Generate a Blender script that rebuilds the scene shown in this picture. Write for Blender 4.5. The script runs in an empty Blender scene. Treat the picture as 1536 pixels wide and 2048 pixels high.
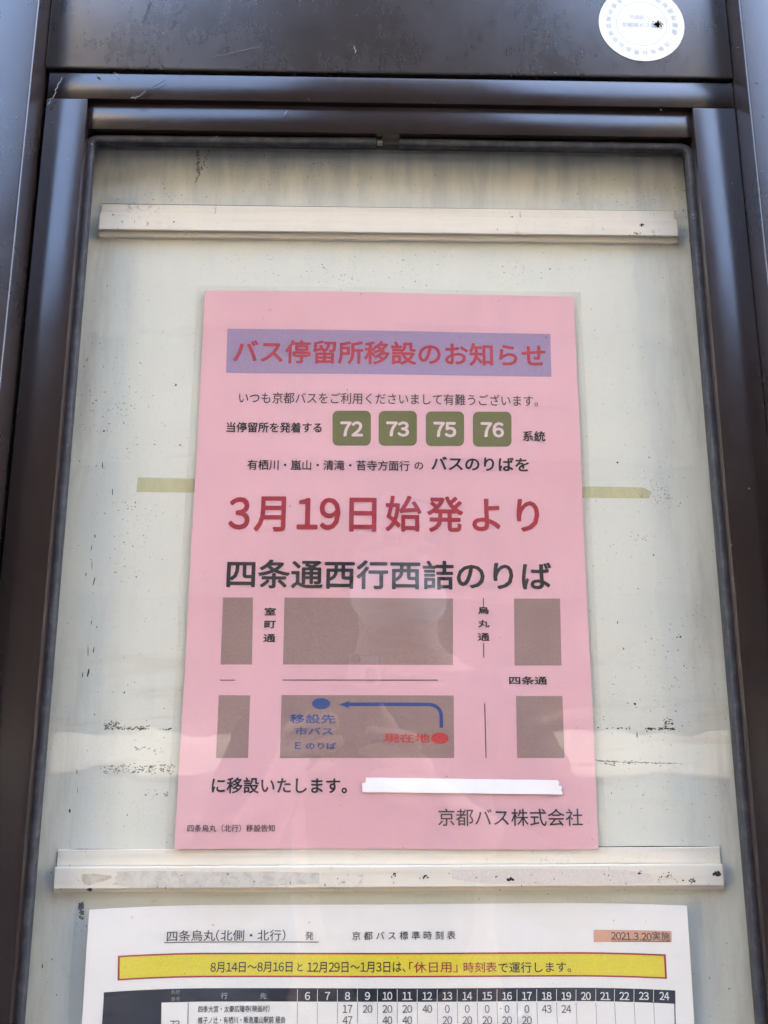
import bpy, bmesh, math, random
from math import radians as R
from mathutils import Vector, Matrix
random.seed(7)
SC = bpy.context.scene
COL = SC.collection

# ------------------------------------------------------------------ camera, sky, sun, exposure
H0 = 1.45                                   # height of the middle of the pink notice above the pavement
F_PX = 1540.0                               # focal length in pixels of the 1536 x 2048 photograph (26 mm equivalent)
CAM = Vector((-0.01100, -0.40812, H0 - 0.05805))
PITCH, YAW, ROLL = 0.19370, 0.02029, 0.00053
fwd = Vector((math.sin(YAW) * math.cos(PITCH), math.cos(YAW) * math.cos(PITCH), math.sin(PITCH)))
rgt = Vector((math.cos(YAW), -math.sin(YAW), 0))
upv = rgt.cross(fwd)
r2 = math.cos(ROLL) * rgt + math.sin(ROLL) * upv
u2 = -math.sin(ROLL) * rgt + math.cos(ROLL) * upv
cd = bpy.data.cameras.new('camera')
cam = bpy.data.objects.new('camera', cd)
COL.objects.link(cam)
M = Matrix((r2, u2, -fwd)).transposed().to_4x4()
M.translation = CAM
cam.matrix_world = M
cd.sensor_fit = 'VERTICAL'
cd.sensor_height = 36.0
cd.lens = 36.0 * F_PX / 2048.0
cd.clip_start = 0.02
cd.clip_end = 500
SC.camera = cam

SUN_EL, SUN_AZ = R(58), R(28)               # the sun stands behind the sign, to the right: the board is in shade
w = bpy.data.worlds.new('World')
SC.world = w
w.use_nodes = True
nt = w.node_tree
bg = nt.nodes['Background']
sky = nt.nodes.new('ShaderNodeTexSky')
sky.sky_type = 'NISHITA'
sky.sun_disc = False
sky.sun_elevation = SUN_EL
sky.sun_rotation = SUN_AZ
sky.air_density = 1.0
sky.dust_density = 3.2
sky.ozone_density = 1.0
nt.links.new(sky.outputs[0], bg.inputs[0])
bg.inputs[1].default_value = 0.15
sd = bpy.data.lights.new('sun', 'SUN')
sd.energy = 5.0
sd.angle = R(0.5)
sd.color = (1.0, 0.86, 0.68)
sun = bpy.data.objects.new('sun', sd)
COL.objects.link(sun)
sun.rotation_euler = Vector((math.sin(SUN_AZ) * math.cos(SUN_EL), math.cos(SUN_AZ) * math.cos(SUN_EL), math.sin(SUN_EL))).to_track_quat('Z', 'Y').to_euler()
SC.view_settings.view_transform = 'Standard'
SC.view_settings.look = 'None'
SC.view_settings.gamma = 1.0
SC.view_settings.exposure = 4.36
SC.render.engine = 'CYCLES'
SC.cycles.use_denoising = True
SC.cycles.max_bounces = 8
SC.cycles.transparent_max_bounces = 16


# ------------------------------------------------------------------ helpers
def unproj(px, py, y):
    d = fwd + r2 * ((px - 768) / F_PX) + u2 * ((1024 - py) / F_PX)
    return CAM + d * ((y - CAM.y) / d.y)


class MB:
    def __init__(self):
        self.v, self.f = [], []

    def poly(self, pts):
        n = len(self.v)
        self.v += [tuple(p) for p in pts]
        self.f.append(tuple(range(n, n + len(pts))))

    def add(self, verts, faces):
        n = len(self.v)
        self.v += [tuple(p) for p in verts]
        self.f += [tuple(i + n for i in q) for q in faces]

    def box(self, x0, x1, y0, y1, z0, z1, bev=0.0, seg=2):
        bm = bmesh.new()
        bmesh.ops.create_cube(bm, size=1)
        for v in bm.verts:
            v.co = Vector((x0 + (v.co.x + .5) * (x1 - x0), y0 + (v.co.y + .5) * (y1 - y0), z0 + (v.co.z + .5) * (z1 - z0)))
        if bev:
            bmesh.ops.bevel(bm, geom=bm.edges[:], offset=bev, segments=seg, profile=.5, affect='EDGES')
        bm.verts.index_update()
        self.add([v.co.copy() for v in bm.verts], [[v.index for v in f.verts] for f in bm.faces])
        bm.free()

    def tube(self, pts, r, n=6):
        rings = []
        for i, p in enumerate(pts):
            p = Vector(p)
            t = (Vector(pts[min(i + 1, len(pts) - 1)]) - Vector(pts[max(i - 1, 0)])).normalized()
            a = t.orthogonal().normalized()
            b = t.cross(a)
            rr = r[i] if isinstance(r, (list, tuple)) else r
            rings.append([p + (a * math.cos(k * 2 * math.pi / n) + b * math.sin(k * 2 * math.pi / n)) * rr for k in range(n)])
        fs = []
        for i in range(len(pts) - 1):
            for k in range(n):
                fs.append((i * n + k, i * n + (k + 1) % n, (i + 1) * n + (k + 1) % n, (i + 1) * n + k))
        fs.append(tuple(range(n)))
        fs.append(tuple(range((len(pts) - 1) * n, len(pts) * n)))
        self.add([q for ring in rings for q in ring], fs)

    def build(self, name, mat, parent=None, smooth=False):
        me = bpy.data.meshes.new(name)
        me.from_pydata(self.v, [], self.f)
        bm = bmesh.new()
        bm.from_mesh(me)
        if smooth != 'flat':
            bmesh.ops.recalc_face_normals(bm, faces=bm.faces[:])
        bm.to_mesh(me)
        bm.free()
        me.materials.append(mat)
        if smooth is True:
            for p in me.polygons:
                p.use_smooth = True
            me.set_sharp_from_angle(angle=R(40))
        o = bpy.data.objects.new(name, me)
        COL.objects.link(o)
        if parent:
            o.parent = parent
            o.matrix_parent_inverse = parent.matrix_basis.inverted()
        return o


def thing(name, label, cat, loc=(0, 0, 0), group=None):
    o = bpy.data.objects.new(name, None)
    o.empty_display_size = .02
    COL.objects.link(o)
    o.location = loc
    o.matrix_basis = Matrix.Translation(loc)
    return tag(o, label, cat, group)


def tag(o, label=None, cat=None, group=None, kind=None):
    for k, v in (('label', label), ('category', cat), ('group', group), ('kind', kind)):
        if v:
            o[k] = v
    return o


# ------------------------------------------------------------------ materials
def mat(name, col, rough=.5, spec=.5, metallic=0.0, coat=0.0):
    m = bpy.data.materials.new(name)
    m.use_nodes = True
    b = m.node_tree.nodes['Principled BSDF']
    b.inputs['Base Color'].default_value = (*col, 1)
    b.inputs['Roughness'].default_value = rough
    b.inputs['Specular IOR Level'].default_value = spec
    b.inputs['Metallic'].default_value = metallic
    b.inputs['Coat Weight'].default_value = coat
    return m


class NT:
    """small node-graph helper working on object-space (metre) coordinates"""
    def __init__(self, m):
        self.m, self.t = m, m.node_tree
        self.b = self.t.nodes['Principled BSDF']
        self.geo = self.t.nodes.new('ShaderNodeNewGeometry')
        self.pos = self.geo.outputs['Position']

    def node(self, kind, **kw):
        n = self.t.nodes.new(kind)
        for k, v in kw.items():
            setattr(n, k, v)
        return n

    def mapping(self, scale=(1, 1, 1), rot=(0, 0, 0), loc=(0, 0, 0)):
        n = self.node('ShaderNodeMapping')
        n.inputs['Scale'].default_value = scale
        n.inputs['Rotation'].default_value = rot
        n.inputs['Location'].default_value = loc
        self.t.links.new(self.pos, n.inputs['Vector'])
        return n.outputs[0]

    def noise(self, vec, scale, detail=4, rough=.55, dist=0.0):
        n = self.node('ShaderNodeTexNoise')
        n.inputs['Scale'].default_value = scale
        n.inputs['Detail'].default_value = detail
        n.inputs['Roughness'].default_value = rough
        n.inputs['Distortion'].default_value = dist
        self.t.links.new(vec, n.inputs['Vector'])
        return n.outputs[0]

    def ramp(self, val, a, b, lo=0.0, hi=1.0):
        n = self.node('ShaderNodeMapRange')
        n.interpolation_type = 'SMOOTHSTEP'
        n.inputs['From Min'].default_value = a
        n.inputs['From Max'].default_value = b
        n.inputs['To Min'].default_value = lo
        n.inputs['To Max'].default_value = hi
        self.t.links.new(val, n.inputs['Value'])
        return n.outputs[0]

    def math(self, op, a, b=None):
        n = self.node('ShaderNodeMath', operation=op)
        for i, x in enumerate((a, b)):
            if x is None:
                continue
            if isinstance(x, (int, float)):
                n.inputs[i].default_value = x
            else:
                self.t.links.new(x, n.inputs[i])
        return n.outputs[0]

    def mix(self, fac, a, b):
        n = self.node('ShaderNodeMix', data_type='RGBA')
        if isinstance(fac, (int, float)):
            n.inputs['Factor'].default_value = fac
        else:
            self.t.links.new(fac, n.inputs['Factor'])
        for i, x in ((6, a), (7, b)):
            if isinstance(x, tuple):
                n.inputs[i].default_value = (*x, 1)
            else:
                self.t.links.new(x, n.inputs[i])
        return n.outputs[2]

    def xyz(self):
        n = self.node('ShaderNodeSeparateXYZ')
        self.t.links.new(self.pos, n.inputs[0])
        return n.outputs

    def bump(self, h, strength, dist):
        n = self.node('ShaderNodeBump')
        n.inputs['Strength'].default_value = strength
        n.inputs['Distance'].default_value = dist
        self.t.links.new(h, n.inputs['Height'])
        self.t.links.new(n.outputs[0], self.b.inputs['Normal'])
        return n

    def to(self, sock, out):
        self.t.links.new(out, self.b.inputs[sock])


def painted_metal(name, col, dust=.35, spec=.34, r0=.16, r1=.27):
    m = mat(name, col, .30, spec)
    m.node_tree.nodes['Principled BSDF'].inputs['IOR'].default_value = 1.7
    g = NT(m)
    v = g.pos
    big = g.noise(v, 14, 5, .6)
    fine = g.noise(g.mapping((260, 260, 90)), 1.0, 3, .6)
    streak = g.noise(g.mapping((150, 150, 9)), 1.0, 4, .6)
    d = g.math('MULTIPLY', g.ramp(big, .38, .75), g.ramp(fine, .3, .8))
    d = g.math('ADD', g.math('MULTIPLY', d, dust), g.math('MULTIPLY', g.ramp(streak, .55, .8), dust * .8))
    speck = g.ramp(g.noise(v, 620, 2, .5), .775, .80)
    c = g.mix(d, col, tuple(min(1, x * 1.4 + .006) for x in col))
    c = g.mix(g.math('MULTIPLY', speck, .35), c, (.30, .29, .28))
    g.to('Base Color', c)
    g.to('Roughness', g.ramp(g.math('ADD', big, g.math('MULTIPLY', fine, .35)), .3, 1.0, r0, r1))
    g.bump(g.noise(v, 1500, 2, .5), .035, .0003)
    return m


M_METAL = painted_metal('brown_painted_metal', (.017, .0105, .0088))
M_HEADER = painted_metal('brown_painted_header', (.017, .0115, .0105), .35, 1.0, .20, .34)
M_POST = painted_metal('brown_painted_post', (.018, .0125, .011), .3, .40, .20, .34)
M_GASKET = mat('grey_rubber', (.030, .030, .033), .6, .35)
g = NT(M_GASKET)
g.to('Base Color', g.mix(g.ramp(g.noise(g.pos, 160, 5, .7), .4, .75), (.022, .022, .026), (.060, .058, .057)))
M_DARK = mat('dark_cavity_metal', (.012, .011, .011), .7, .2)


def board_material():
    base = (.645, .660, .570)
    m = mat('cream_enamelled_board', base, .5, .35)
    g = NT(m)
    x, y, z = g.xyz()
    zz = g.math('SUBTRACT', z, H0)
    mott = g.noise(g.pos, 9, 4, .6)
    c = g.mix(g.ramp(mott, .35, .7, 0, .30), base, (.56, .555, .49))
    # fine grain of grime
    grain = g.noise(g.pos, 420, 3, .65)
    c = g.mix(g.ramp(grain, .54, .80, 0, .22), c, (.33, .31, .27))
    patch = g.ramp(g.noise(g.pos, 26, 5, .65), .47, .68)
    c = g.mix(g.math('MULTIPLY', patch, g.ramp(g.noise(g.pos, 900, 2, .6), .58, .72, 0, .40)), c, (.19, .175, .15))
    # run-down grime from the top edge in vertical streaks; blue-grey tint paints in sky reflection
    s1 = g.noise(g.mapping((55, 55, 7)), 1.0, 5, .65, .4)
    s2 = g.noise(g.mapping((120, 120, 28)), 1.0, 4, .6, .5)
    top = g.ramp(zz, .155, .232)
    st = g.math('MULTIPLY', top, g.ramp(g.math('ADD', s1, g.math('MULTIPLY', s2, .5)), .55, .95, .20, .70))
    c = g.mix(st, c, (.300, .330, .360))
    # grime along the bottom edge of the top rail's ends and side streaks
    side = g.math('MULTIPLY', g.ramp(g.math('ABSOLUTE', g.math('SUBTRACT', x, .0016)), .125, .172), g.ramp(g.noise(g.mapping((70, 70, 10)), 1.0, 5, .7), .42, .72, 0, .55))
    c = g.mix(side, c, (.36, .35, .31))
    low = g.math('MULTIPLY', g.ramp(zz, -.02, -.09), g.ramp(zz, -.150, -.10))
    sm = g.math('MULTIPLY', low, g.ramp(g.noise(g.mapping((14, 14, 75)), 1.0, 5, .65, .6), .50, .74, 0, .45))
    c = g.mix(sm, c, (.44, .38, .28))
    g.to('Base Color', c)
    g.to('Roughness', g.ramp(mott, .3, .7, .38, .6))
    g.bump(g.noise(g.pos, 700, 3, .6), .08, .0004)
    return m


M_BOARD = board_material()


def rail_material():
    base = (.735, .685, .575)
    m = mat('cream_aluminium_rail', base, .42, .4)
    g = NT(m)
    ln = g.noise(g.mapping((6, 260, 260)), 1.0, 4, .65)
    c = g.mix(g.ramp(ln, .45, .75, 0, .45), base, (.56, .52, .45))
    c = g.mix(g.math('MULTIPLY', g.ramp(g.noise(g.pos, 30, 5, .65), .50, .70), g.ramp(g.noise(g.pos, 330, 4, .7), .52, .70, 0, .7)), c, (.27, .25, .22))
    c = g.mix(g.ramp(g.noise(g.mapping((420, 420, 120)), 1.0, 3, .6), .68, .76, 0, .6), c, (.16, .14, .12))
    g.to('Base Color', c)
    g.bump(g.noise(g.pos, 500, 3, .6), .10, .0005)
    return m


M_RAIL = rail_material()
M_GREY_RESIDUE = mat('grey_tape_residue', (.44, .43, .38), .6, .3)
g = NT(M_GREY_RESIDUE)
g.to('Base Color', g.mix(g.ramp(g.noise(g.pos, 260, 5, .7), .42, .66), (.60, .575, .505), (.47, .45, .39)))
M_TAN_RESIDUE = mat('tan_glue_residue', (.40, .36, .27), .6, .3)
g = NT(M_TAN_RESIDUE)
g.to('Base Color', g.mix(g.ramp(g.noise(g.pos, 300, 5, .7), .42, .66), (.60, .55, .45), (.44, .40, .31)))
M_SPECK = mat('black_dirt', (.022, .020, .018), .8, .2)
M_SPECK_SOFT = mat('grey_dirt', (.21, .20, .18), .8, .2)
M_RUST = mat('brown_dirt', (.10, .075, .05), .8, .2)


def paper_material(name, col, rough=.55, var=.06):
    m = mat(name, col, rough, .35)
    g = NT(m)
    c = g.mix(g.ramp(g.noise(g.pos, 900, 3, .6), .35, .65, 0, .6), col, tuple(v * (1 - var) for v in col))
    c = g.mix(g.ramp(g.noise(g.pos, 16, 4, .6), .4, .7, 0, .7), c, tuple(v * (1 - var) for v in col))
    g.to('Base Color', c)
    g.bump(g.noise(g.pos, 1400, 2, .5), .05, .0003)
    return m


def ink(name, col, rough=.5, var=.18):
    """toner on paper: slightly uneven coverage"""
    m = mat(name, col, rough, .3)
    g = NT(m)
    lift = tuple(min(1, c * (1 + var) + .02 * var) for c in col)
    g.to('Base Color', g.mix(g.ramp(g.noise(g.pos, 1100, 3, .6), .4, .66), col, lift))
    return m


M_PINK = paper_material('pink_paper', (.835, .500, .555))
M_WHITE = paper_material('white_paper', (.91, .90, .88), .55, .03)
M_WHITETAPE = paper_material('white_tape_paper', (.90, .905, .90), .6, .03)
K_RED = ink('red_ink', (.37, .012, .030))
K_HEADRED = ink('red_on_lilac_ink', (.44, .040, .065))
K_BLACK = ink('black_ink', (.012, .012, .016))
K_SOFT = ink('thin_black_ink', (.040, .035, .042))
K_LILAC = ink('lilac_ink', (.370, .275, .430), .5, .10)
K_GREEN = ink('olive_ink', (.145, .150, .045), .5, .16)
K_BLOCK = ink('taupe_ink', (.335, .225, .205), .5, .12)
K_BLUE = ink('blue_ink', (.035, .075, .245))
K_MAPRED = ink('map_red_ink', (.52, .045, .045))
K_PINKNUM = mat('unprinted_pink', (.80, .60, .62), .5, .3)
K_YELLOW = ink('yellow_ink', (.76, .66, .040), .5, .10)
K_BORDER = ink('dark_red_ink', (.36, .022, .035))
K_ORANGE = ink('salmon_ink', (.72, .40, .27), .5, .08)
K_NAVY = ink('navy_black_ink', (.010, .014, .024), .35)
K_GREYTXT = ink('grey_ink', (.15, .15, .15))
K_WHITETXT = mat('unprinted_white', (.80, .81, .80), .5, .3)
M_STICKER = paper_material('sticker_vinyl', (.70, .735, .715), .5, .04)
K_FAINT = ink('faded_grey_ink', (.50, .54, .525), .6, .08)


def thin_clear(name, f0, rough, tint, bump=None, dust=0.0, dustcol=(.7, .7, .68)):
    """thin clear sheet: part of the light is mirrored (Schlick), the rest passes straight through"""
    m = bpy.data.materials.new(name)
    m.use_nodes = True
    t = m.node_tree
    t.nodes.remove(t.nodes['Principled BSDF'])
    out = [n for n in t.nodes if n.type == 'OUTPUT_MATERIAL'][0]
    geo = t.nodes.new('ShaderNodeNewGeometry')
    lw = t.nodes.new('ShaderNodeLayerWeight')
    lw.inputs['Blend'].default_value = .5
    p5 = t.nodes.new('ShaderNodeMath'); p5.operation = 'POWER'; p5.inputs[1].default_value = 5
    t.links.new(lw.outputs['Facing'], p5.inputs[0])
    ma = t.nodes.new('ShaderNodeMath'); ma.operation = 'MULTIPLY_ADD'
    t.links.new(p5.outputs[0], ma.inputs[0]); ma.inputs[1].default_value = 1 - f0; ma.inputs[2].default_value = f0
    tr = t.nodes.new('ShaderNodeBsdfTransparent'); tr.inputs[0].default_value = (*tint, 1)
    gl = t.nodes.new('ShaderNodeBsdfGlossy'); gl.inputs['Roughness'].default_value = rough
    gl.inputs['Color'].default_value = (1, 1, 1, 1)
    if bump:
        sc, stren, dist, stretch = bump
        mp = t.nodes.new('ShaderNodeMapping'); mp.inputs['Scale'].default_value = stretch
        t.links.new(geo.outputs['Position'], mp.inputs[0])
        nz = t.nodes.new('ShaderNodeTexNoise'); nz.inputs['Scale'].default_value = sc; nz.inputs['Detail'].default_value = 3
        t.links.new(mp.outputs[0], nz.inputs['Vector'])
        bp = t.nodes.new('ShaderNodeBump'); bp.inputs['Strength'].default_value = stren; bp.inputs['Distance'].default_value = dist
        t.links.new(nz.outputs[0], bp.inputs['Height'])
        t.links.new(bp.outputs[0], gl.inputs['Normal'])
    mx = t.nodes.new('ShaderNodeMixShader')
    t.links.new(ma.outputs[0], mx.inputs[0]); t.links.new(tr.outputs[0], mx.inputs[1]); t.links.new(gl.outputs[0], mx.inputs[2])
    last = mx.outputs[0]
    if dust:
        df = t.nodes.new('ShaderNodeBsdfDiffuse'); df.inputs[0].default_value = (*dustcol, 1)
        mp = t.nodes.new('ShaderNodeMapping'); mp.inputs['Scale'].default_value = (60, 60, 14)
        t.links.new(geo.outputs['Position'], mp.inputs[0])
        nz = t.nodes.new('ShaderNodeTexNoise'); nz.inputs['Scale'].default_value = 1; nz.inputs['Detail'].default_value = 6
        nz.inputs['Roughness'].default_value = .7
        t.links.new(mp.outputs[0], nz.inputs['Vector'])
        mr = t.nodes.new('ShaderNodeMapRange'); mr.inputs[1].default_value = .38; mr.inputs[2].default_value = .75
        mr.inputs[3].default_value = dust * .25; mr.inputs[4].default_value = dust
        t.links.new(nz.outputs[0], mr.inputs[0])
        m2 = t.nodes.new('ShaderNodeMixShader')
        t.links.new(mr.outputs[0], m2.inputs[0]); t.links.new(last, m2.inputs[1]); t.links.new(df.outputs[0], m2.inputs[2])
        last = m2.outputs[0]
    t.links.new(last, out.inputs[0])
    return m


M_GLASS = thin_clear('clear_acrylic', .042, .02, (.985, .99, .985), (9, .5, .0011, (1, 1, 1.6)), .020)
M_FILM = thin_clear('clear_laminate_film', .026, .09, (.985, .985, .98), (20, .8, .0022, (.4, 1, 1.7)))
M_TAPE = thin_clear('yellowed_clear_tape', .04, .3, (.965, .955, .86), None, .10, (.70, .69, .55))


# ------------------------------------------------------------------ lettering
GLY = {}


def glyph(ch):
    if ch in GLY:
        return GLY[ch]
    c = bpy.data.curves.new('glyph', 'FONT')
    c.body = ch
    c.size = 1
    c.resolution_u = 3
    o = bpy.data.objects.new('glyph', c)
    COL.objects.link(o)
    dg = bpy.context.evaluated_depsgraph_get()
    ev = o.evaluated_get(dg)
    me = ev.to_mesh()
    vs = [(v.co.x, v.co.y) for v in me.vertices]
    fs = [tuple(p.vertices) for p in me.polygons]
    ev.to_mesh_clear()
    bpy.data.objects.remove(o)
    bpy.data.curves.remove(c)
    GLY[ch] = (vs, fs)
    return GLY[ch]


def em():
    a, b = glyph('日'), glyph('日日')
    return max(x for x, _ in b[0]) - max(x for x, _ in a[0])


EM = em()
FULL = {str(i): chr(0xFF10 + i) for i in range(10)}
FULL.update({'E': '\uff25', '(': '\uff08', ')': '\uff09'})
NARROW = {'(': .42, ')': .42}


def layout(s, sp=1.0, dig=.56):
    """glyphs of one line in em units -> verts, faces"""
    x, V, Fc = 0.0, [], []
    for ch in s:
        if ch == ' ':
            x += .33 * EM
            continue
        if ch == '\u3000':
            x += EM * sp
            continue
        if ch == '.':
            vs, fs = glyph('.')
            adv, sh = .30 * EM, .05
        elif ch in NARROW:
            vs, fs = glyph(FULL[ch])
            adv = NARROW[ch] * EM
            mnx = min(a for a, _ in vs)
            sh = -mnx + .06
        elif ch in FULL:
            vs, fs = glyph(FULL[ch])
            adv = dig * EM
            sh = -(EM - adv) / 2
        else:
            vs, fs = glyph(ch)
            adv, sh = EM * sp, 0
        n = len(V)
        V += [(a + x + sh, b) for a, b in vs]
        Fc += [tuple(i + n for i in f) for f in fs]
        x += adv
    return V, Fc


class Sheet:
    """a flat or gently curved sheet hung in front of the board; a, b are metres from its middle"""
    def __init__(self, cx, cz, rot, y0, bend):
        self.c, self.rot, self.y0, self.bend = (cx, cz), rot, y0, bend
        self.cs, self.sn = math.cos(rot), math.sin(rot)

    def P(self, a, b, lift=0.0):
        return Vector((self.c[0] + self.cs * a - self.sn * b, self.y0 - self.bend(a, b) - lift, H0 + self.c[1] + self.sn * a + self.cs * b))

    def loc(self, px, py):
        y = self.y0
        for _ in range(6):
            q = unproj(px, py, y)
            dx, dz = q.x - self.c[0], q.z - H0 - self.c[1]
            a, b = self.cs * dx + self.sn * dz, -self.sn * dx + self.cs * dz
            y = self.y0 - self.bend(a, b)
        return a, b

    def text(self, mb, s, xl, xr, yt, yb, lift=.00016, bold=0.0, sp=1.0, dig=.56, step=8):
        ym, xm = (yt + yb) / 2, (xl + xr) / 2
        al, ar = self.loc(xl, ym)[0], self.loc(xr, ym)[0]
        bt, bb = self.loc(xm, yt)[1], self.loc(xm, yb)[1]
        V, Fc = layout(s, sp, dig)
        x0, x1 = min(v[0] for v in V) - bold, max(v[0] for v in V) + bold
        y0, y1 = min(v[1] for v in V) - bold, max(v[1] for v in V) + bold
        sx, sy = (ar - al) / (x1 - x0), (bt - bb) / (y1 - y0)
        shifts = [(0, 0)]
        if bold:
            shifts += [(bold * math.cos(k * 2 * math.pi / step), bold * math.sin(k * 2 * math.pi / step)) for k in range(step)]
        for i, (dx, dy) in enumerate(shifts):
            mb.add([self.P(al + (vx + dx - x0) * sx, bb + (vy + dy - y0) * sy, lift + i * .000006) for vx, vy in V], Fc)

    def quad(self, mb, pts, lift=.0001, n=12):
        """a printed patch given by its four photo corners TL TR BR BL"""
        (ax, ay), (bx, by), (cx, cy), (dx, dy) = [self.loc(*p) for p in pts]
        m = 1 if lift > .00011 else 6
        vs = []
        for k in range(m + 1):
            u = k / m
            for i in range(n + 1):
                t = i / n
                p = (ax + (bx - ax) * t, ay + (by - ay) * t)
                q = (dx + (cx - dx) * t, dy + (cy - dy) * t)
                vs.append(self.P(p[0] + (q[0] - p[0]) * u, p[1] + (q[1] - p[1]) * u, lift))
        W = n + 1
        mb.add(vs, [(k * W + i, k * W + i + 1, (k + 1) * W + i + 1, (k + 1) * W + i) for k in range(m) for i in range(n)])

    def poly(self, mb, pts, lift=.0001):
        mb.poly([self.P(*self.loc(*p), lift) for p in pts])

    def line(self, mb, p, q, wpx, lift=.00012, n=12):
        (x0, y0), (x1, y1) = p, q
        L = math.hypot(x1 - x0, y1 - y0)
        nx, ny = -(y1 - y0) / L * wpx / 2, (x1 - x0) / L * wpx / 2
        self.quad(mb, [(x0 + nx, y0 + ny), (x1 + nx, y1 + ny), (x1 - nx, y1 - ny), (x0 - nx, y0 - ny)], lift, n)

    def rounded(self, mb, x0, y0, x1, y1, r, lift=.0001):
        pts = []
        for cx, cy, a0 in ((x1 - r, y0 + r, -90), (x1 - r, y1 - r, 0), (x0 + r, y1 - r, 90), (x0 + r, y0 + r, 180)):
            for k in range(7):
                a = R(a0 + k * 15)
                pts.append((cx + r * math.cos(a), cy + r * math.sin(a)))
        self.poly(mb, pts, lift)

    def ellipse(self, mb, cx, cy, rx, ry, lift=.00012, n=28):
        self.poly(mb, [(cx + rx * math.cos(2 * math.pi * k / n), cy + ry * math.sin(2 * math.pi * k / n)) for k in range(n)], lift)

    def body(self, w, h, thick, na=60, nb=70, a0=None, b0=None):
        """the sheet itself as a thin closed slab, w x h, with its top left at a0, b0"""
        a0 = -w / 2 if a0 is None else a0
        b0 = h / 2 if b0 is None else b0
        mb = MB()
        vs, fs = [], []
        for side in (0, 1):
            for j in range(nb + 1):
                for i in range(na + 1):
                    vs.append(self.P(a0 + w * i / na, b0 - h * j / nb, 0 if side == 0 else -thick))
        W = na + 1
        O = W * (nb + 1)
        for j in range(nb):
            for i in range(na):
                q = (j * W + i, j * W + i + 1, (j + 1) * W + i + 1, (j + 1) * W + i)
                fs.append(q)
                fs.append(tuple(O + k for k in reversed(q)))
        for i in range(na):
            fs.append((i, O + i, O + i + 1, i + 1))
            k = nb * W + i
            fs.append((k, k + 1, O + k + 1, O + k))
        for j in range(nb):
            k = j * W
            fs.append((k, k + W, O + k + W, O + k))
            k = j * W + na
            fs.append((k, O + k, O + k + W, k + W))
        mb.add(vs, fs)
        return mb


def blob(mb, c, r, asp=1.0, ang=0.0, lift_y=0.0, n=7, jag=.35):
    """irregular little flake lying on a plane facing the viewer"""
    pts = []
    for k in range(n):
        t = 2 * math.pi * k / n
        rr = r * (1 + random.uniform(-jag, jag))
        a, b = rr * math.cos(t) * asp, rr * math.sin(t)
        pts.append((c[0] + a * math.cos(ang) - b * math.sin(ang), lift_y, c[2] + a * math.sin(ang) + b * math.cos(ang)))
    mb.poly(pts)


# ------------------------------------------------------------------ setting
gm = mat('grey_paving', (.22, .21, .20), .8, .3)
g = NT(gm)
g.to('Base Color', g.mix(g.ramp(g.noise(g.pos, 3, 6, .6), .35, .7), (.058, .056, .054), (.042, .041, .040)))
mb = MB()
mb.poly([(-150, -200, 0), (150, -200, 0), (150, 60, 0), (-150, 60, 0)])
tag(mb.build('pavement', gm), kind='structure')

# what the pane mirrors: the far side of the street and the person taking the picture; unseen buildings added for light
def facade(name, label, x0, x1, yf, h, floors, wallc, bandc, bays, glassc=(.03, .035, .04)):
    b = thing(name, label, 'building', ((x0 + x1) / 2, yf, 0), 'buildings across the street mirrored in the pane')
    wm, bm_, gm_ = mat(name + '_wall', wallc, .95, .02), mat(name + '_ledge', bandc, .95, .02), mat(name + '_window', glassc, .8, .03)
    m_ = MB()
    m_.box(x0, x1, yf - 10, yf, 0, h)
    m_.build('wall', wm, b)
    fh = h / floors
    for k in range(floors):
        zb = k * fh
        m_ = MB()
        bw = (x1 - x0) / bays
        for q in range(bays):
            m_.box(x0 + q * bw + bw * .10, x0 + (q + 1) * bw - bw * .10, yf, yf + .06, zb + fh * .30, zb + fh * .86)
        m_.build('window_row', gm_, b)
        m_ = MB()
        m_.box(x0 - .05, x1 + .05, yf, yf + .35, zb + fh * .93, zb + fh * 1.0 - .01)
        m_.build('ledge', bm_, b)
    m_ = MB()
    m_.box(x0 - .1, x1 + .1, yf - 10.1, yf + .12, h, h + .5)
    m_.build('parapet', bm_, b)
    return b


facade('office_tower', 'tall dark office tower across the street, mirrored in the middle of the header', -4.4, 6.2, -16, 30, 10, (.011, .0105, .010), (.015, .014, .013), 1, (.007, .007, .0075))
facade('shop_building', 'low dull building left of the tower, mirrored in the pane', -16.5, -4.7, -17, 15.4, 5, (.017, .016, .015), (.024, .0225, .021), 1, (.010, .010, .0105))
facade('apartment_building', 'low dull building right of the tower, mirrored in the pane', 6.5, 17.5, -16.5, 14.9, 5, (.016, .015, .014), (.022, .021, .020), 1, (.010, .010, .0105))
facade('cream_bounce_building', 'unseen cream building far left across the street, added to bounce warm sunlight onto the board', -48, -17, -16.8, 21, 6, (.74, .62, .45), (.76, .65, .48), 9, (.16, .15, .13))  # out of view, added only to bounce warm light onto the board
facade('cream_bounce_building', 'unseen cream building far right across the street, added to bounce warm sunlight onto the board', 18, 50, -16.2, 20, 6, (.73, .61, .45), (.76, .65, .48), 9, (.16, .15, .13))  # its counterpart on the right, also an added light reflector


rear = thing('added_shade_building', 'unseen plain building added behind the sign to keep the pavement in shade', 'building', (0, 7, 0))  # added out of view to block the sun from the pavement
mb = MB()
mb.box(-40, 40, 3.0, 11.0, 0, 24)
mb.build('wall', mat('rear_wall', (.30, .29, .27), .8, .3), rear)


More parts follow.
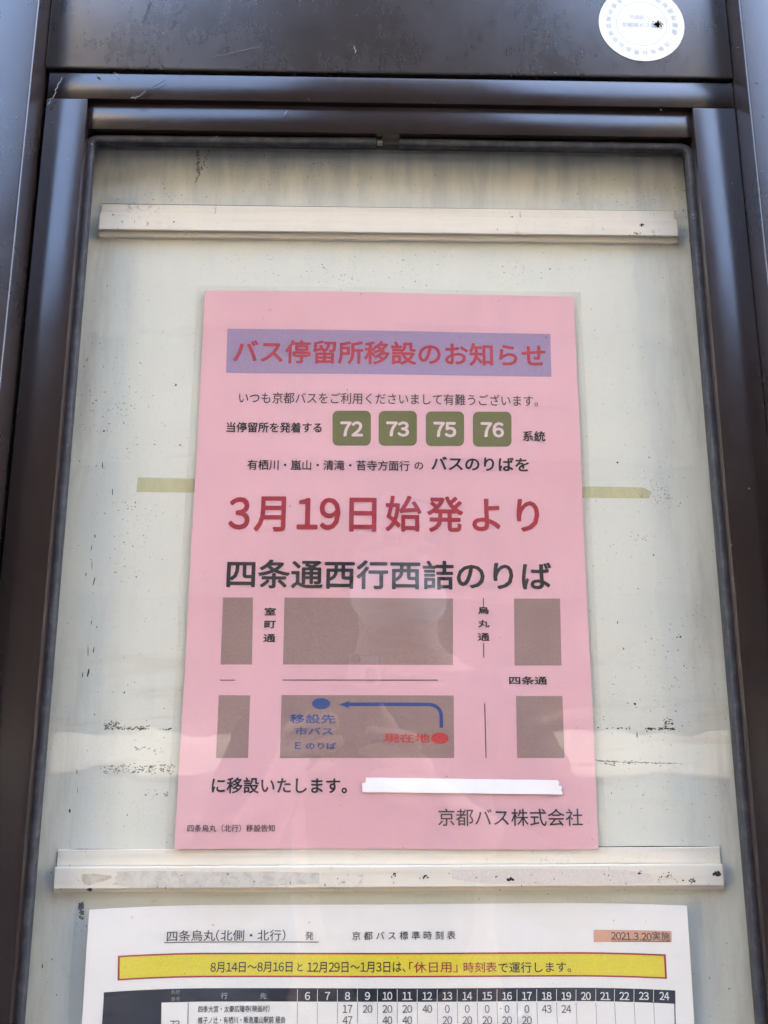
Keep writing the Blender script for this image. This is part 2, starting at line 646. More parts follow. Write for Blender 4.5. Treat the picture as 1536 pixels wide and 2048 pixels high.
def skinned(name, chains, m, parent=None, lev=2):
    """one continuous limbed surface grown from chains of (point, radius); shared points join"""
    vs, es, rs, idx = [], [], [], {}
    for ch in chains:
        last = None
        for (p, r) in ch:
            k = tuple(round(c, 4) for c in p)
            if k not in idx:
                idx[k] = len(vs)
                vs.append(p)
                rs.append(r)
            if last is not None and last != idx[k]:
                es.append((last, idx[k]))
            last = idx[k]
    me = bpy.data.meshes.new(name)
    me.from_pydata(vs, es, [])
    me.materials.append(m)
    o = bpy.data.objects.new(name, me)
    COL.objects.link(o)
    sk = o.modifiers.new('skin', 'SKIN')
    sk.use_smooth_shade = True
    lay = me.skin_vertices[0].data if me.skin_vertices else None
    if lay is None:
        bpy.context.view_layer.objects.active = o
        lay = me.skin_vertices.new().data if hasattr(me.skin_vertices, 'new') else None
    if lay:
        for i, r in enumerate(rs):
            lay[i].radius = r if isinstance(r, tuple) else (r, r)
        lay[0].use_root = True
    sb = o.modifiers.new('sub', 'SUBSURF')
    sb.levels = sb.render_levels = lev
    if parent:
        o.parent = parent
        o.matrix_parent_inverse = parent.matrix_basis.inverted()
    return o


M_SKIN = mat('skin', (.52, .33, .25), .5, .4)
M_JACKET = mat('dark_jacket', (.028, .030, .040), .8, .2)
M_TROUSER = mat('grey_trousers', (.06, .06, .07), .8, .2)
M_HAIR = mat('black_hair', (.012, .010, .010), .5, .4)
M_MASK = mat('white_face_mask', (.78, .80, .82), .7, .2)
per = thing('person', 'person in dark jacket and white face mask with raised phone, mirrored in the pane', 'person', (.03, -.80, 0))
HX, HY = .03, -.76
chest = ((HX, HY - .03, 1.28), .13)
neck = ((HX, HY - .01, 1.405), .052)


def hand(side, wrist, palm):
    out = []
    s = side
    wx, wy, wz = wrist
    px, py, pz = palm
    for k in range(4):
        root = (px + s * .004, py + .012, pz + .030 - k * .019)
        L = (.030, .036, .034, .026)[k]
        out.append([(palm, .017), (root, .0095), ((root[0] + s * -.018, root[1] + .017, root[2] + .004), .0088), ((root[0] + s * -(.020 + L * .55), root[1] + .016, root[2] + .008), .0082), ((root[0] + s * -(.020 + L), root[1] + .013, root[2] + .010), .0068)])
    out.append([(palm, .017), ((px - s * .012, py - .014, pz + .026), .0105), ((px - s * .022, py - .020, pz + .046), .0095), ((px - s * .032, py - .020, pz + .064), .0080)])
    return out


LW, RW = (-.118, -.475, 1.235), (.092, -.475, 1.225)
LP, RP = (-.086, -.428, 1.296), (.030, -.428, 1.286)
hip = ((HX, HY - .06, .90), .125)
ch = [[hip, ((HX, HY - .05, 1.08), .112), chest, neck, ((HX, HY + .012, 1.475), .066), ((HX, HY + .010, 1.545), .078), ((HX, HY, 1.60), .052)]]
for s_, sh, el, wr, pa in ((-1, (HX - .165, HY - .03, 1.325), (HX - .225, -.635, 1.10), LW, LP), (1, (HX + .165, HY - .03, 1.325), (HX + .225, -.635, 1.09), RW, RP)):
    ch.append([chest, (sh, .055), (el, .042), (wr, .027), (pa, .017)])
    ch += hand(s_, wr, pa)
    ch.append([hip, ((HX + s_ * .095, HY - .05, .84), .085), ((HX + s_ * .105, HY - .03, .47), .055), ((HX + s_ * .11, HY - .06, .09), .038), ((HX + s_ * .125, HY + .06, .035), .032)])
body = skinned('body', ch, M_SKIN, per)
jk = [[((HX, HY - .06, .88), .140), ((HX, HY - .05, 1.08), .128), ((HX, HY - .03, 1.28), .146), ((HX, HY - .02, 1.375), .072)]]
for s_, sh, el, wr in ((-1, (HX - .165, HY - .03, 1.325), (HX - .225, -.635, 1.10), LW), (1, (HX + .165, HY - .03, 1.325), (HX + .225, -.635, 1.09), RW)):
    w2 = tuple(el[i] + (wr[i] - el[i]) * .93 for i in range(3))
    jk.append([((HX, HY - .03, 1.28), .146), (sh, .070), (el, .055), (w2, .037)])
skinned('jacket', jk, M_JACKET, per)
tr = []
for s_ in (-1, 1):
    tr.append([((HX, HY - .06, .90), .132), ((HX + s_ * .095, HY - .05, .83), .098), ((HX + s_ * .105, HY - .03, .47), .070), ((HX + s_ * .11, HY - .06, .10), .055)])
skinned('trousers', tr, M_TROUSER, per)


def shell(name, c, rad, keep, m):
    bm = bmesh.new()
    bmesh.ops.create_uvsphere(bm, u_segments=28, v_segments=20, radius=1)
    bmesh.ops.delete(bm, geom=[f for f in bm.faces if not keep(f.calc_center_median())], context='FACES')
    m_ = MB()
    bm.verts.index_update()
    m_.add([(c[0] + v.co.x * rad[0], c[1] + v.co.y * rad[1], c[2] + v.co.z * rad[2]) for v in bm.verts], [[v.index for v in f.verts] for f in bm.faces])
    bm.free()
    o = m_.build(name, m, per, True)
    so = o.modifiers.new('thickness', 'SOLIDIFY')
    so.thickness = .012
    so.offset = -1
    return o


shell('hair', (HX, HY, 1.545), (.092, .106, .100), lambda q: q.z > .30 + .12 * math.sin(q.x * 9) or q.y < -.02 or (abs(q.x) > .72 and q.z > -.35), M_HAIR)
shell('face_mask', (HX, HY + .010, 1.490), (.074, .096, .062), lambda q: q.y > .35, M_MASK)
for s_ in (-1, 1):
    m_ = MB()
    bm = bmesh.new()
    bmesh.ops.create_uvsphere(bm, u_segments=16, v_segments=10, radius=.012)
    m_.add([(HX + s_ * .032 + v.co.x, HY + .082 + v.co.y, 1.548 + v.co.z * .6) for v in bm.verts], [[v.index for v in f.verts] for f in bm.faces])
    bm.free()
    m_.build('eye', M_HAIR, per, True)

# the phone in the hands
ph = thing('phone', 'dark smartphone with a pale raised lens block in both hands, mirrored in the pane', 'phone', tuple(CAM))
PM = cam.matrix_world


def phone_box(x0, x1, y0, y1, z0, z1, bev, name, m, seg=3, par=None):
    m_ = MB()
    m_.box(x0, x1, y0, y1, z0, z1, bev, seg)
    m_.v = [tuple(PM @ Vector(v)) for v in m_.v]
    return m_.build(name, m, par or ph, True)


phone_box(-.0585, .0140, -.1300, .0150, .0060, .0138, .0030, 'phone_body', mat('dark_phone_back', (.03, .03, .034), .18, .5))
phone_box(-.0205, .0120, -.0195, .0125, .0030, .0058, .0012, 'lens_block', mat('lens_block_glass', (.50, .50, .51), .1, .5))
for lx, ly in ((-.0135, .0055), (.0045, -.0125)):
    m_ = MB()
    bm = bmesh.new()
    bmesh.ops.create_cone(bm, cap_ends=True, segments=32, radius1=.0062, radius2=.0062, depth=.0016)
    m_.add([PM @ Vector((lx + v.co.x, ly + v.co.y, .0021 + v.co.z)) for v in bm.verts], [[v.index for v in f.verts] for f in bm.faces])
    bm.free()
    m_.build('lens', mat('black_lens', (.01, .01, .012), .08, .5), ph)

# ------------------------------------------------------------------ the notice case
case = thing('notice_case', 'dark brown metal bus stop notice case with a glazed door and cream backing board', 'notice case', (0.0016, 0, 0))
Z = lambda z: H0 + z
ZB = -.470                                    # lower end of the door, below the picture

for x0, x1 in ((-.244, -.1965), (.1992, .2470)):
    mb = MB()
    mb.box(x0, x1, -.0370, .030, 0.0, Z(.62), .0011, 3)
    mb.build('post', M_POST, case, True)
mb = MB()
mb.box(-.1963, .1990, -.0235, .020, Z(.2742), Z(.60), .0012, 3)
mb.build('header_panel', M_HEADER, case, True)
mb = MB()
mb.box(-.1963, .1990, .002, .024, Z(ZB - .03), Z(.2735))
mb.build('back_panel', M_DARK, case)

door = bpy.data.objects.new('door', None)
COL.objects.link(door)
door.parent = case
door.matrix_parent_inverse = case.matrix_basis.inverted()
for x0, x1 in ((-.1940, -.1710), (.1742, .1988)):
    mb = MB()
    mb.box(x0, x1, -.0222, -.004, Z(ZB), Z(.2553), .0005, 2)
    mb.build('stile', M_METAL, door, True)
mb = MB()
mb.box(-.1940, .1988, -.0220, -.004, Z(.2556), Z(.2722), .0005, 2)
mb.build('top_rail', M_METAL, door, True)
mb = MB()
mb.box(-.1708, .1740, -.0192, -.004, Z(.2384), Z(.2553), .0004, 2)
mb.build('inner_rail', M_METAL, door, True)
mb = MB()
mb.box(-.1940, .1988, -.0222, -.004, Z(ZB - .022), Z(ZB - .0003), .0005, 2)
mb.build('bottom_rail', M_METAL, door, True)


# rubber gasket: one rounded strip running up, round the top corners and across, broken near the middle of the top
def gasket_strip(path, wid, y0, y1):
    mb = MB()
    prof = []
    for t, d in ((0, y1), (0, y0 + .0006), (.12, y0 + .0001), (.5, y0 - .0001), (.88, y0 + .0001), (1, y0 + .0006), (1, y1)):
        prof.append((t, d))
    rows = []
    for i, p in enumerate(path):
        p = Vector(p)
        a = Vector(path[max(i - 1, 0)])
        b = Vector(path[min(i + 1, len(path) - 1)])
        t = (b - a).normalized()
        nrm = Vector((t.y, -t.x))           # to the inside
        rows.append([(p.x + nrm.x * s * wid, d, Z(p.y + nrm.y * s * wid)) for s, d in prof])
    k = len(prof)
    fs = []
    for i in range(len(rows) - 1):
        for j in range(k - 1):
            fs.append((i * k + j, i * k + j + 1, (i + 1) * k + j + 1, (i + 1) * k + j))
        fs.append((i * k + k - 1, i * k, (i + 1) * k, (i + 1) * k + k - 1))
    fs.append(tuple(range(k)))
    fs.append(tuple((len(rows) - 1) * k + j for j in range(k)))
    mb.add([v for r_ in rows for v in r_], fs)
    return mb


def corner(cx, cz, r, a0, a1, n=8):
    return [(cx + r * math.cos(R(a0 + (a1 - a0) * i / n)), cz + r * math.sin(R(a0 + (a1 - a0) * i / n))) for i in range(n + 1)]


GX0, GX1, GZ = -.1722, .1757, .2368
left = [(GX0, ZB), (GX0, -.30), (GX0, 0)] + corner(GX0 + .006, GZ - .006, .006, 180, 90) + [(-.06, GZ + .0004), (-.0078, GZ + .0010)]
right = [(.0060, GZ + .0006), (.06, GZ + .0002)] + corner(GX1 - .008, GZ - .008, .008, 90, 0) + [(GX1, 0), (GX1, -.30), (GX1, ZB)]
for p in (left, right):
    gasket_strip(p, .0041, -.0166, -.0122).build('gasket', M_GASKET, door, True)
# flattened end of the right hand strip and the bare clip that shows in the break
mb = MB()
mb.box(-.0072, -.0040, -.0150, -.0121, Z(.2352), Z(.2370), .0003)
mb.build('gasket_clip', mat('dull_clip_metal', (.33, .30, .25), .45, .5, .6), door)

mb = MB()
mb.box(-.1738, .1772, -.0120, -.0095, Z(ZB + .002), Z(.2382))
pane = mb.build('glass_pane', M_GLASS, case)

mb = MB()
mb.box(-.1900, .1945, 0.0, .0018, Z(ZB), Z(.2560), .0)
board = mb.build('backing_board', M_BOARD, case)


def holding_rail(x0, x1, z0, z1, zf, fx0, fx1):
    mb = MB()
    mb.box(x0, x1, -.0056, -.0040, Z(z0), Z(z1), .0003, 2)          # front lip
    mb.box(fx0, fx1, -.0040, -.0002, Z(z0 + .0012), Z(z1 - .0004), .0002, 1)   # web behind the lip
    rl = mb.build('holding_rail', M_RAIL, case)
    m2 = MB()
    m2.box(fx0, fx1, -.0012, -.0001, Z(z1 - .0003), Z(zf), .0002, 1)
    m2.build('rail_flange', M_RAIL, rl)
    m3 = MB()
    m3.box(fx0, fx1, -.0026, -.0001, Z(z0 - .0026), Z(z0 + .0011), .0003, 1)
    m3.build('rail_foot', M_RAIL, rl)
    return rl


r_up = holding_rail(-.1657, .1673, .1845, .1950, .2030, -.1666, .1680)
r_lo = holding_rail(-.1622, .1643, -.1651, -.1555, -.1484, -.1632, .1655)

mb = MB()
mb.poly([unproj(x, y, -.0002) for x, y in ((204, 406.5), (700, 413.5), (1352, 422), (1352, 423.6), (700, 415), (204, 408.4))])
mb.build('dirt_line', M_SPECK_SOFT, board, 'flat')
# worn patches on the lower rail: peeled tape and glue
mb = MB()
pts = [(233, 1744), (300, 1742), (420, 1744), (560, 1743), (640, 1746), (640, 1768), (500, 1773), (330, 1776), (262, 1775), (240, 1771), (222, 1770), (232, 1763), (230, 1755), (236, 1750)]
mb.poly([unproj(x + random.uniform(-2, 2), y + random.uniform(-1, 1), -.00572) for x, y in pts])
mb.build('tape_residue', M_GREY_RESIDUE, r_lo)
mb = MB()
pts = [(164, 1748), (190, 1748), (200, 1750), (224, 1752), (222, 1757), (206, 1763), (192, 1766), (176, 1771), (168, 1768), (166, 1760), (162, 1757)]
mb.poly([unproj(x + random.uniform(-1, 1), y + random.uniform(-1, 1), -.00574) for x, y in pts])
mb.build('glue_residue', M_TAN_RESIDUE, r_lo)
mb = MB()
mb.poly([unproj(x, y, -.00574) for x, y in [(900, 1739), (1080, 1737), (1250, 1740), (1305, 1748), (1306, 1764), (1240, 1768), (1100, 1770), (960, 1766), (905, 1758)]])
mb.build('scuffed_area', ink('scuffed_rail', (.62, .565, .50), .5, .12), r_lo)
mb = MB()
for (x, y, s, n) in ((1425, 1742, 5, 16), (1330, 1748, 20, 14), (1375, 1756, 9, 14), (187, 1772, 5, 9), (1270, 1738, 12, 6), (1015, 1752, 5, 4), (790, 1742, 8, 8), (850, 1746, 14, 8)):
    for _ in range(n):
        p = unproj(x + random.gauss(0, s * .5), y + random.gauss(0, s * .28), 0)
        blob(mb, p, random.uniform(.00015, .00042) * (1.7 if s == 5 else 1), random.uniform(1, 2), random.uniform(0, 3), -.0058)
for i in range(46):
    p = unproj(random.uniform(115, 1440), random.uniform(1732, 1774), 0)
    blob(mb, p, random.uniform(.0001, .0003), random.uniform(1, 2.5), random.uniform(0, 3), -.0058)
tag(mb.build('rail_dirt', M_SPECK, r_lo, 'flat'), kind='stuff')
mb = MB()
for (x, y, s, n) in ((1277, 461, 4, 12), (1265, 479, 10, 8), (250, 455, 3, 4), (232, 441, 2, 3), (352, 455, 2, 3), (1020, 445, 3, 3)):
    for _ in range(n):
        p = unproj(x + random.gauss(0, s * .5), y + random.gauss(0, s * .3), 0)
        blob(mb, p, random.uniform(.00015, .0004), random.uniform(1, 2), random.uniform(0, 3), -.0058)
tag(mb.build('rail_dirt', M_SPECK, r_up, 'flat'), kind='stuff')

# dirt on the board: flies' specks everywhere, drips at the left, glue lines beside the notice
mb = MB()
soft = MB()
for i in range(3600):
    px, py = random.uniform(90, 1490), random.uniform(300, 2040)
    if 430 < px < 1130 and 600 < py < 1690 and random.random() < .97:
        continue
    p = unproj(px, py, 0)
    r = random.choice((.00006, .00007, .00009, .00010, .00013, .00016, .00022))
    blob(mb if random.random() < .22 else soft, p, r, random.uniform(1, 2.4), random.uniform(0, 3.14), -.00005)
for cx, cy, sx, sy, n in ((600, 330, 120, 20, 60), (680, 540, 90, 18, 60), (330, 390, 60, 12, 30), (1300, 400, 60, 14, 40), (1370, 420, 20, 60, 60),
                          (1310, 965, 25, 14, 30), (1330, 1000, 22, 10, 30), (265, 1010, 20, 12, 20), (1290, 1075, 22, 8, 14), (1360, 1270, 30, 40, 40),
                          (1330, 1390, 60, 60, 60), (210, 760, 40, 60, 60), (240, 850, 40, 60, 50), (260, 1080, 30, 50, 50), (1070, 540, 60, 12, 20)):
    for _ in range(n):
        p = unproj(random.gauss(cx, sx), random.gauss(cy, sy), 0)
        blob(soft if random.random() < .75 else mb, p, random.uniform(.0001, .00028), random.uniform(1, 2.6), random.uniform(0, 3.14), -.00005)
DRIPS = [(189.7, 1073, 8, 2), (183, 1096, 14, 1.2), (184, 1130, 20, 1.5), (172, 1149, 10, 1.5), (188, 1163, 16, 2), (183, 1245, 9, 1.6), (193.5, 1254, 6, 1.5), (176, 1302, 24, 1.5),
         (187.5, 1300, 12, 2), (176.7, 1345, 18, 3), (165, 1350, 12, 2), (248.6, 1385, 4, 3), (189.5, 1429, 4, 2), (154, 1543, 8, 1.5), (155, 1580, 14, .8), (139.5, 1622, 8, 4),
         (205, 931, 13, 2), (225, 984, 14, 2), (190, 1072, 6, 2), (208, 862, 4, 4), (352, 770, 4, 4), (360, 890, 5, 2.5), (1100, 538, 4, 3), (1235, 925, 3.5, 4), (1307, 1110, 3, 3),
         (1361, 1274, 4, 4), (1270, 1408, 5, 5), (1235, 1245, 5, 2), (1274, 1470, 10, 2), (85, 1932, 8, 2), (113, 1990, 3, 2), (104, 1918, 4, 2), (208, 936, 6, 1), (1298, 915, 3, 3), (236, 815, 3, 2), (180, 782, 8, 1.2), (174, 720, 8, 1.5)]
for x, y, h, wd in DRIPS:
    p = unproj(x, y, 0)
    blob(mb, p, wd * .000135, max(1, h / wd), R(88 + random.uniform(-10, 10)), -.00006, 8, .3)
rust = MB()
for x0, x1, y, s, n, tgt in ((208, 240, 1451, 5, 60, soft), (208, 240, 1457, 1, 14, mb), (232, 300, 1457, 1.2, 34, mb), (240, 300, 1455, 2, 26, soft), (318, 345, 1458, 1.0, 9, mb), (200, 350, 1537, 5, 90, soft), (215, 350, 1532, 1, 26, soft), (210, 345, 1538, 3, 20, rust), (200, 345, 1543, 1.5, 30, soft),
                             (1195, 1265, 1457, 1, 16, mb), (1290, 1350, 1458, 1.5, 50, mb), (1325, 1345, 1445, 6, 24, rust), (1205, 1330, 1526, 3, 20, soft), (265, 330, 1498, 4, 16, soft), (290, 340, 1585, 4, 14, soft)):
    for _ in range(n):
        p = unproj(random.uniform(x0, x1), y + random.gauss(0, s), 0)
        blob(tgt, p, random.uniform(.00012, .00038), random.uniform(1, 2.2), random.uniform(-.4, .4), -.00005)
for x0, y0, x1, y1, n in ((1192, 1521, 1235, 1524, 70), (1235, 1524, 1365, 1527, 90), (1198, 1525, 1230, 1531, 30)):
    for k in range(n):
        t = random.random()
        p = unproj(x0 + (x1 - x0) * t, y0 + (y1 - y0) * t + random.gauss(0, .7), 0)
        blob(soft, p, random.uniform(.00008, .00022), random.uniform(1.5, 3.5), random.uniform(-.2, .2), -.00005)
# short scraped residue marks
for x0, x1, y0, y1 in ((158, 167, 1805, 1838), (393, 399, 300, 345)):
    for _ in range(60):
        p = unproj(random.uniform(x0, x1), random.uniform(y0, y1), 0)
        blob(soft, p, random.uniform(.0002, .0005), random.uniform(1, 2), random.uniform(0, 3), -.00004)
tag(mb.build('black_speck', M_SPECK, board, 'flat'), kind='stuff')
tag(soft.build('grey_speck', M_SPECK_SOFT, board, 'flat'), kind='stuff')
tag(rust.build('brown_speck', M_RUST, board, 'flat'), kind='stuff')
# thin black caulk line above the lower rail
mb = MB()
pts = [(122, 1700), (160, 1697.5), (260, 1698.5), (356, 1698.5), (356, 1701.5), (260, 1701.5), (150, 1701.5), (120, 1702)]
mb.poly([unproj(x, y, -.0002) for x, y in pts])
mb.build('sealant_line', M_SPECK, board, 'flat')
mb = MB()
pts = [(1193, 1693), (1300, 1692), (1400, 1692.6), (1437, 1694), (1437, 1695.5), (1300, 1695), (1193, 1695.5)]
mb.poly([unproj(x, y, -.0002) for x, y in pts])
mb.build('sealant_line', M_SPECK, board, 'flat')
mb = MB()
mb.poly([unproj(x, y, -.0006) for x, y in ((114, 1704), (116, 1704), (114.5, 1734), (112.5, 1734))])
mb.build('sealant_line', M_SPECK, board, 'flat')
# dirt on the outside of the pane
mb = MB()
for i in range(260):
    p = unproj(random.uniform(120, 1480), random.uniform(310, 2040), -.012)
    blob(mb, p, random.choice((.00008, .0001, .00013, .00018)), random.uniform(1, 2.4), random.uniform(0, 3.14), -.01206)
for x, y, h, wd in ((1092, 675, 5, 1.6), (919, 674, 4, 1.4), (540, 620, 3, 2), (997, 603, 3, 2), (704, 558, 4, 2), (722, 588, 3, 3), (915, 583, 4, 1.5), (580, 1012, 4, 2)):
    blob(mb, unproj(x, y, -.012), wd * .00012, max(1, h / wd), R(80 + random.uniform(-30, 30)), -.01206, 8, .3)
# a dried twig of dirt hanging under the top gasket
for i in range(40):
    t = i / 39
    p = unproj(418 - 26 * t + random.gauss(0, .8 + 1.6 * math.sin(t * 3)), 300 + 64 * t + random.gauss(0, 1), -.012)
    blob(mb, p, random.uniform(.0001, .0003), random.uniform(1.2, 2.6), R(65), -.01206)
tag(mb.build('pane_dirt', M_SPECK, pane, 'flat'), kind='stuff')

# cobwebs and crumbs caught in the frame
mb = MB()
M_WEB = mat('dusty_cobweb', (.33, .33, .34), .8, .2)
M_WEBD = mat('dark_cobweb', (.02, .02, .025), .8, .2)


def strand(mbx, pts, y, r=.00012, jit=1.2):
    P = []
    for (x0, y0), (x1, y1) in zip(pts[:-1], pts[1:]):
        for k in range(6):
            t = k / 6
            P.append(unproj(x0 + (x1 - x0) * t + random.gauss(0, jit), y0 + (y1 - y0) * t + random.gauss(0, jit), y))
    P.append(unproj(*pts[-1], y))
    mbx.tube(P, [r * random.uniform(.6, 1.4) for _ in P], 5)


mb = MB()
for dark, pts, yy, rr in (
        (1, [(299, 0), (294, 24), (285, 44)], -.0242, .00016),
        (1, [(365, 116), (357, 128), (354, 140)], -.0242, .00012),
        (1, [(350, 40), (344, 50)], -.0242, .00012),
        (1, [(372, 10), (348, 30)], -.0242, .0001),
        (1, [(330, 160), (298, 182), (270, 195)], -.0232, .00012),
        (1, [(184, 230), (178, 255)], -.0205, .00012),
        (0, [(125, 155), (110, 185), (94, 210)], -.0232, .0002),
        (0, [(290, 182), (270, 196), (262, 196)], -.0232, .00018),
        (0, [(228, 145), (236, 152)], -.0232, .00012),
        (0, [(430, 112), (490, 100), (520, 92)], -.0242, .00007),
        (0, [(572, 222), (571, 230)], -.0205, .0001),
        (0, [(707, 92), (710, 106), (712, 100)], -.0385, .00016)):
    w_ = MB()
    strand(w_, pts, yy, rr)
    w_.build('cobweb', M_WEBD if dark else M_WEB, case)
for (x, y, r, yy) in ((195, 152, .0008, -.0226), (193, 149, .0006, -.0226), (1321, 219, .0006, -.0206), (617, 199, .0003, -.0222), (184, 288, .0006, -.0172), (216, 286, .0003, -.0172), (433, 273, .0004, -.0172),
                      (135, 318, .0003, -.0224), (104, 245, .0003, -.0224), (78, 244, .0003, -.0224), (1386, 430, .0005, -.0172), (1387, 437, .0004, -.0172), (1498, 977, .0004, -.0224), (1464, 1090, .0003, -.0224),
                      (33, 236, .0004, -.0372), (1515, 165, .0005, -.0372), (1527, 232, .0005, -.0372), (1526, 228, .0003, -.0372), (1477, 108, .0003, -.0372), (1476, 95, .0004, -.0372), (1110, 146, .0004, -.0238), (590, 150, .0003, -.0238)):
    p = unproj(x, y, yy)
    for _ in range(3):
        q = p + Vector((random.gauss(0, r * .4), 0, random.gauss(0, r * .4)))
        bm = bmesh.new()
        bmesh.ops.create_icosphere(bm, subdivisions=1, radius=r * .5)
        mb.add([v.co * random.uniform(.6, 1.3) + q for v in bm.verts], [[v.index for v in f.verts] for f in bm.faces])
        bm.free()
tag(mb.build('dust_crumb', M_WEB, case), kind='stuff')

# round sticker on the header
SX, SZ, SR = .1476, .3095, .0252
YS = -.0235
stk = thing('sticker', 'round white faded sticker with a grey ring and a black scuff on the brown header', 'sticker', (SX, YS, Z(SZ)))


def disc(mbx, r0, r1, y, n=72):
    if r0 == 0:
        mbx.poly([(SX + r1 * math.cos(2 * math.pi * k / n), y, Z(SZ) + r1 * math.sin(2 * math.pi * k / n)) for k in range(n)])
    else:
        vs = []
        for k in range(n):
            c, s = math.cos(2 * math.pi * k / n), math.sin(2 * math.pi * k / n)
            vs += [(SX + r0 * c, y, Z(SZ) + r0 * s), (SX + r1 * c, y, Z(SZ) + r1 * s)]
        mbx.add(vs, [(2 * k, 2 * k + 1, (2 * k + 3) % (2 * n), (2 * k + 2) % (2 * n)) for k in range(n)])


bm = bmesh.new()
bmesh.ops.create_cone(bm, cap_ends=True, segments=96, radius1=SR, radius2=SR, depth=.00025)
mb = MB()
mb.add([(SX + v.co.x, YS - .000135 + v.co.z, Z(SZ) + v.co.y) for v in bm.verts], [[v.index for v in f.verts] for f in bm.faces])
bm.free()
mb.build('sticker_disc', M_STICKER, stk)
mb = MB()
disc(mb, .0147, .0150, YS - .00032)
mb.build('ring_line', ink('ring_grey_ink', (.44, .485, .47), .6, .05), stk, 'flat')
mb = MB()


def st_text(s, cx, cz, size, bold=.02, ang=0.0, sxr=1.0):
    V, Fc = layout(s)
    x0, x1 = min(v[0] for v in V), max(v[0] for v in V)
    y0, y1 = min(v[1] for v in V), max(v[1] for v in V)
    for i in range(5):
        dx, dz = bold * math.cos(i * 1.257), bold * math.sin(i * 1.257)
        vs = []
        for a, b in V:
            u, v = (a - (x0 + x1) / 2 + dx) * size * sxr, (b - (y0 + y1) / 2 + dz) * size
            vs.append((SX + cx + u * math.cos(ang) - v * math.sin(ang), YS - .00034 - i * .000006, Z(SZ) + cz + u * math.sin(ang) + v * math.cos(ang)))
        mb.add(vs, Fc)


st_text('社団法人', -.001, .0045, .0030)
st_text('京都府バス協会', .0, -.0010, .0034)
ring = '補助対策会対策補助・停留所施設整備事業・京都府補助'
for k, ch in enumerate(ring):
    a = R(200 + 360 * k / len(ring))
    st_text(ch, .0196 * math.cos(a), .0196 * math.sin(a), .0034, .02, a + math.pi / 2)
mb.build('printed_text', K_FAINT, stk, 'flat')
mb = MB()
for i in range(240):
    d = abs(random.gauss(0, .0012)) + abs(random.gauss(0, .0004))
    a = random.uniform(0, 6.283)
    blob(mb, (SX + .0092 + d * math.cos(a) * 1.1, 0, Z(SZ) - .0004 + d * math.sin(a) * .95), random.uniform(.00006, .00026), random.uniform(1, 2.5), random.uniform(0, 3), YS - .0004)
for i in range(24):
    blob(mb, (SX + .0092 + random.gauss(0, .0025), 0, Z(SZ) + .0028 + random.gauss(0, .0022)), random.uniform(.00005, .00014), random.uniform(1, 3), random.uniform(0, 3), YS - .0004)
mb.build('scuff_mark', M_SPECK, stk, 'flat')
mb = MB()
strand(mb, [(1282, 20), (1283, 50), (1285, 92)], YS - .0004, .00006, .5)
mb.build('crease', K_FAINT, stk)

# old yellowed tape running behind the pink notice
tape = MB()
for x0, y0, x1, y1 in ((276, 955, 1302, 978),):
    L = [unproj(276, 955, 0), unproj(1285, 975, 0), unproj(1303, 984, 0), unproj(1298, 997, 0), unproj(273, 984, 0)]
    fr = [(p.x, -.00022, p.z) for p in L]
    bk = [(p.x, -.00012, p.z) for p in L]
    n = len(L)
    tape.add(fr + bk, [tuple(range(n)), tuple(reversed(range(n, 2 * n)))] + [(i, (i + 1) % n, n + (i + 1) % n, n + i) for i in range(n)])
tag(tape.build('old_tape', M_TAPE), 'yellowed strip of old tape on the cream board, running behind the pink notice', 'tape')

# ------------------------------------------------------------------ pink notice
pr = -.00513


def bend_pink(a, b):
    return .00055 * math.sin(a * 31 + b * 9 + 1) + .00045 * math.sin(b * 44 - a * 12) + .0009 * max(0, (b - .10) / .05) ** 2 * .4


S = Sheet(0, 0, pr, -.0020, bend_pink)
pink = thing('pink_notice', 'laminated pink paper notice about a bus stop being moved, with a small street map', 'notice', (0, -.002, Z(-.1485)))
S.body(.2100, .2970, .00014).build('paper', M_PINK, pink, True)
S.body(.2185, .3015, .00005, 60, 70, -.1094, .1510).build('laminate_film', M_FILM, pink, True)
bpy.data.objects['laminate_film'].location.y -= .00045

mb = MB()
S.quad(mb, [(454.7, 657.4), (1100.5, 667.8), (1103, 753.8), (452, 746)], .00006)
ban = mb.build('heading_banner', K_LILAC, pink, 'flat')
mb = MB()
S.text(mb, 'バス停留所移設のお知らせ', 466.7, 1090.6, 682.5, 729.5, .0001, .024)
mb.build('heading_text', K_HEADRED, ban, 'flat')


def line_of(name, items, m, parent=None):
    for it in items:
        mbx = MB()
        S_.text(mbx, *it[0], **(it[1] if len(it) > 1 else {}))
        o = mbx.build(name, m, parent, 'flat')
    return o


S_ = S
line_of('greeting_text', [(('いつも京都バスをご利用くださいまして有難うございます。', 478, 1075.5, 786, 809), dict(bold=.004, step=4))], K_SOFT, pink)
line_of('stop_text', [(('当停留所を発着する', 453, 643.7, 844.5, 865.5), dict(bold=.020))], K_BLACK, pink)
for num, x0, y0, x1, y1, tx0, tx1, ty0, ty1 in (('72', 665, 821.5, 741.7, 891.3, 680.5, 726, 842.8, 873), ('73', 757.3, 822, 833.9, 891.5, 772.4, 818.2, 842.9, 873.4),
                                                 ('75', 851.6, 823, 928.1, 892.3, 866.7, 912.5, 843.9, 874.6), ('76', 945.8, 823.5, 1022.9, 893.3, 961.5, 1007.8, 844.4, 875)):
    mb = MB()
    S.rounded(mb, x0, y0, x1, y1, 11, .00011)
    bd = mb.build('route_badge', K_GREEN, pink, 'flat')
    mb = MB()
    S.text(mb, num, tx0, tx1, ty0, ty1, .00017, .035, 1, .60)
    mb.build('badge_number', K_PINKNUM, bd, 'flat')
line_of('route_word', [(('系統', 1045.3, 1090.6, 862, 883), dict(bold=.022))], K_BLACK, pink)
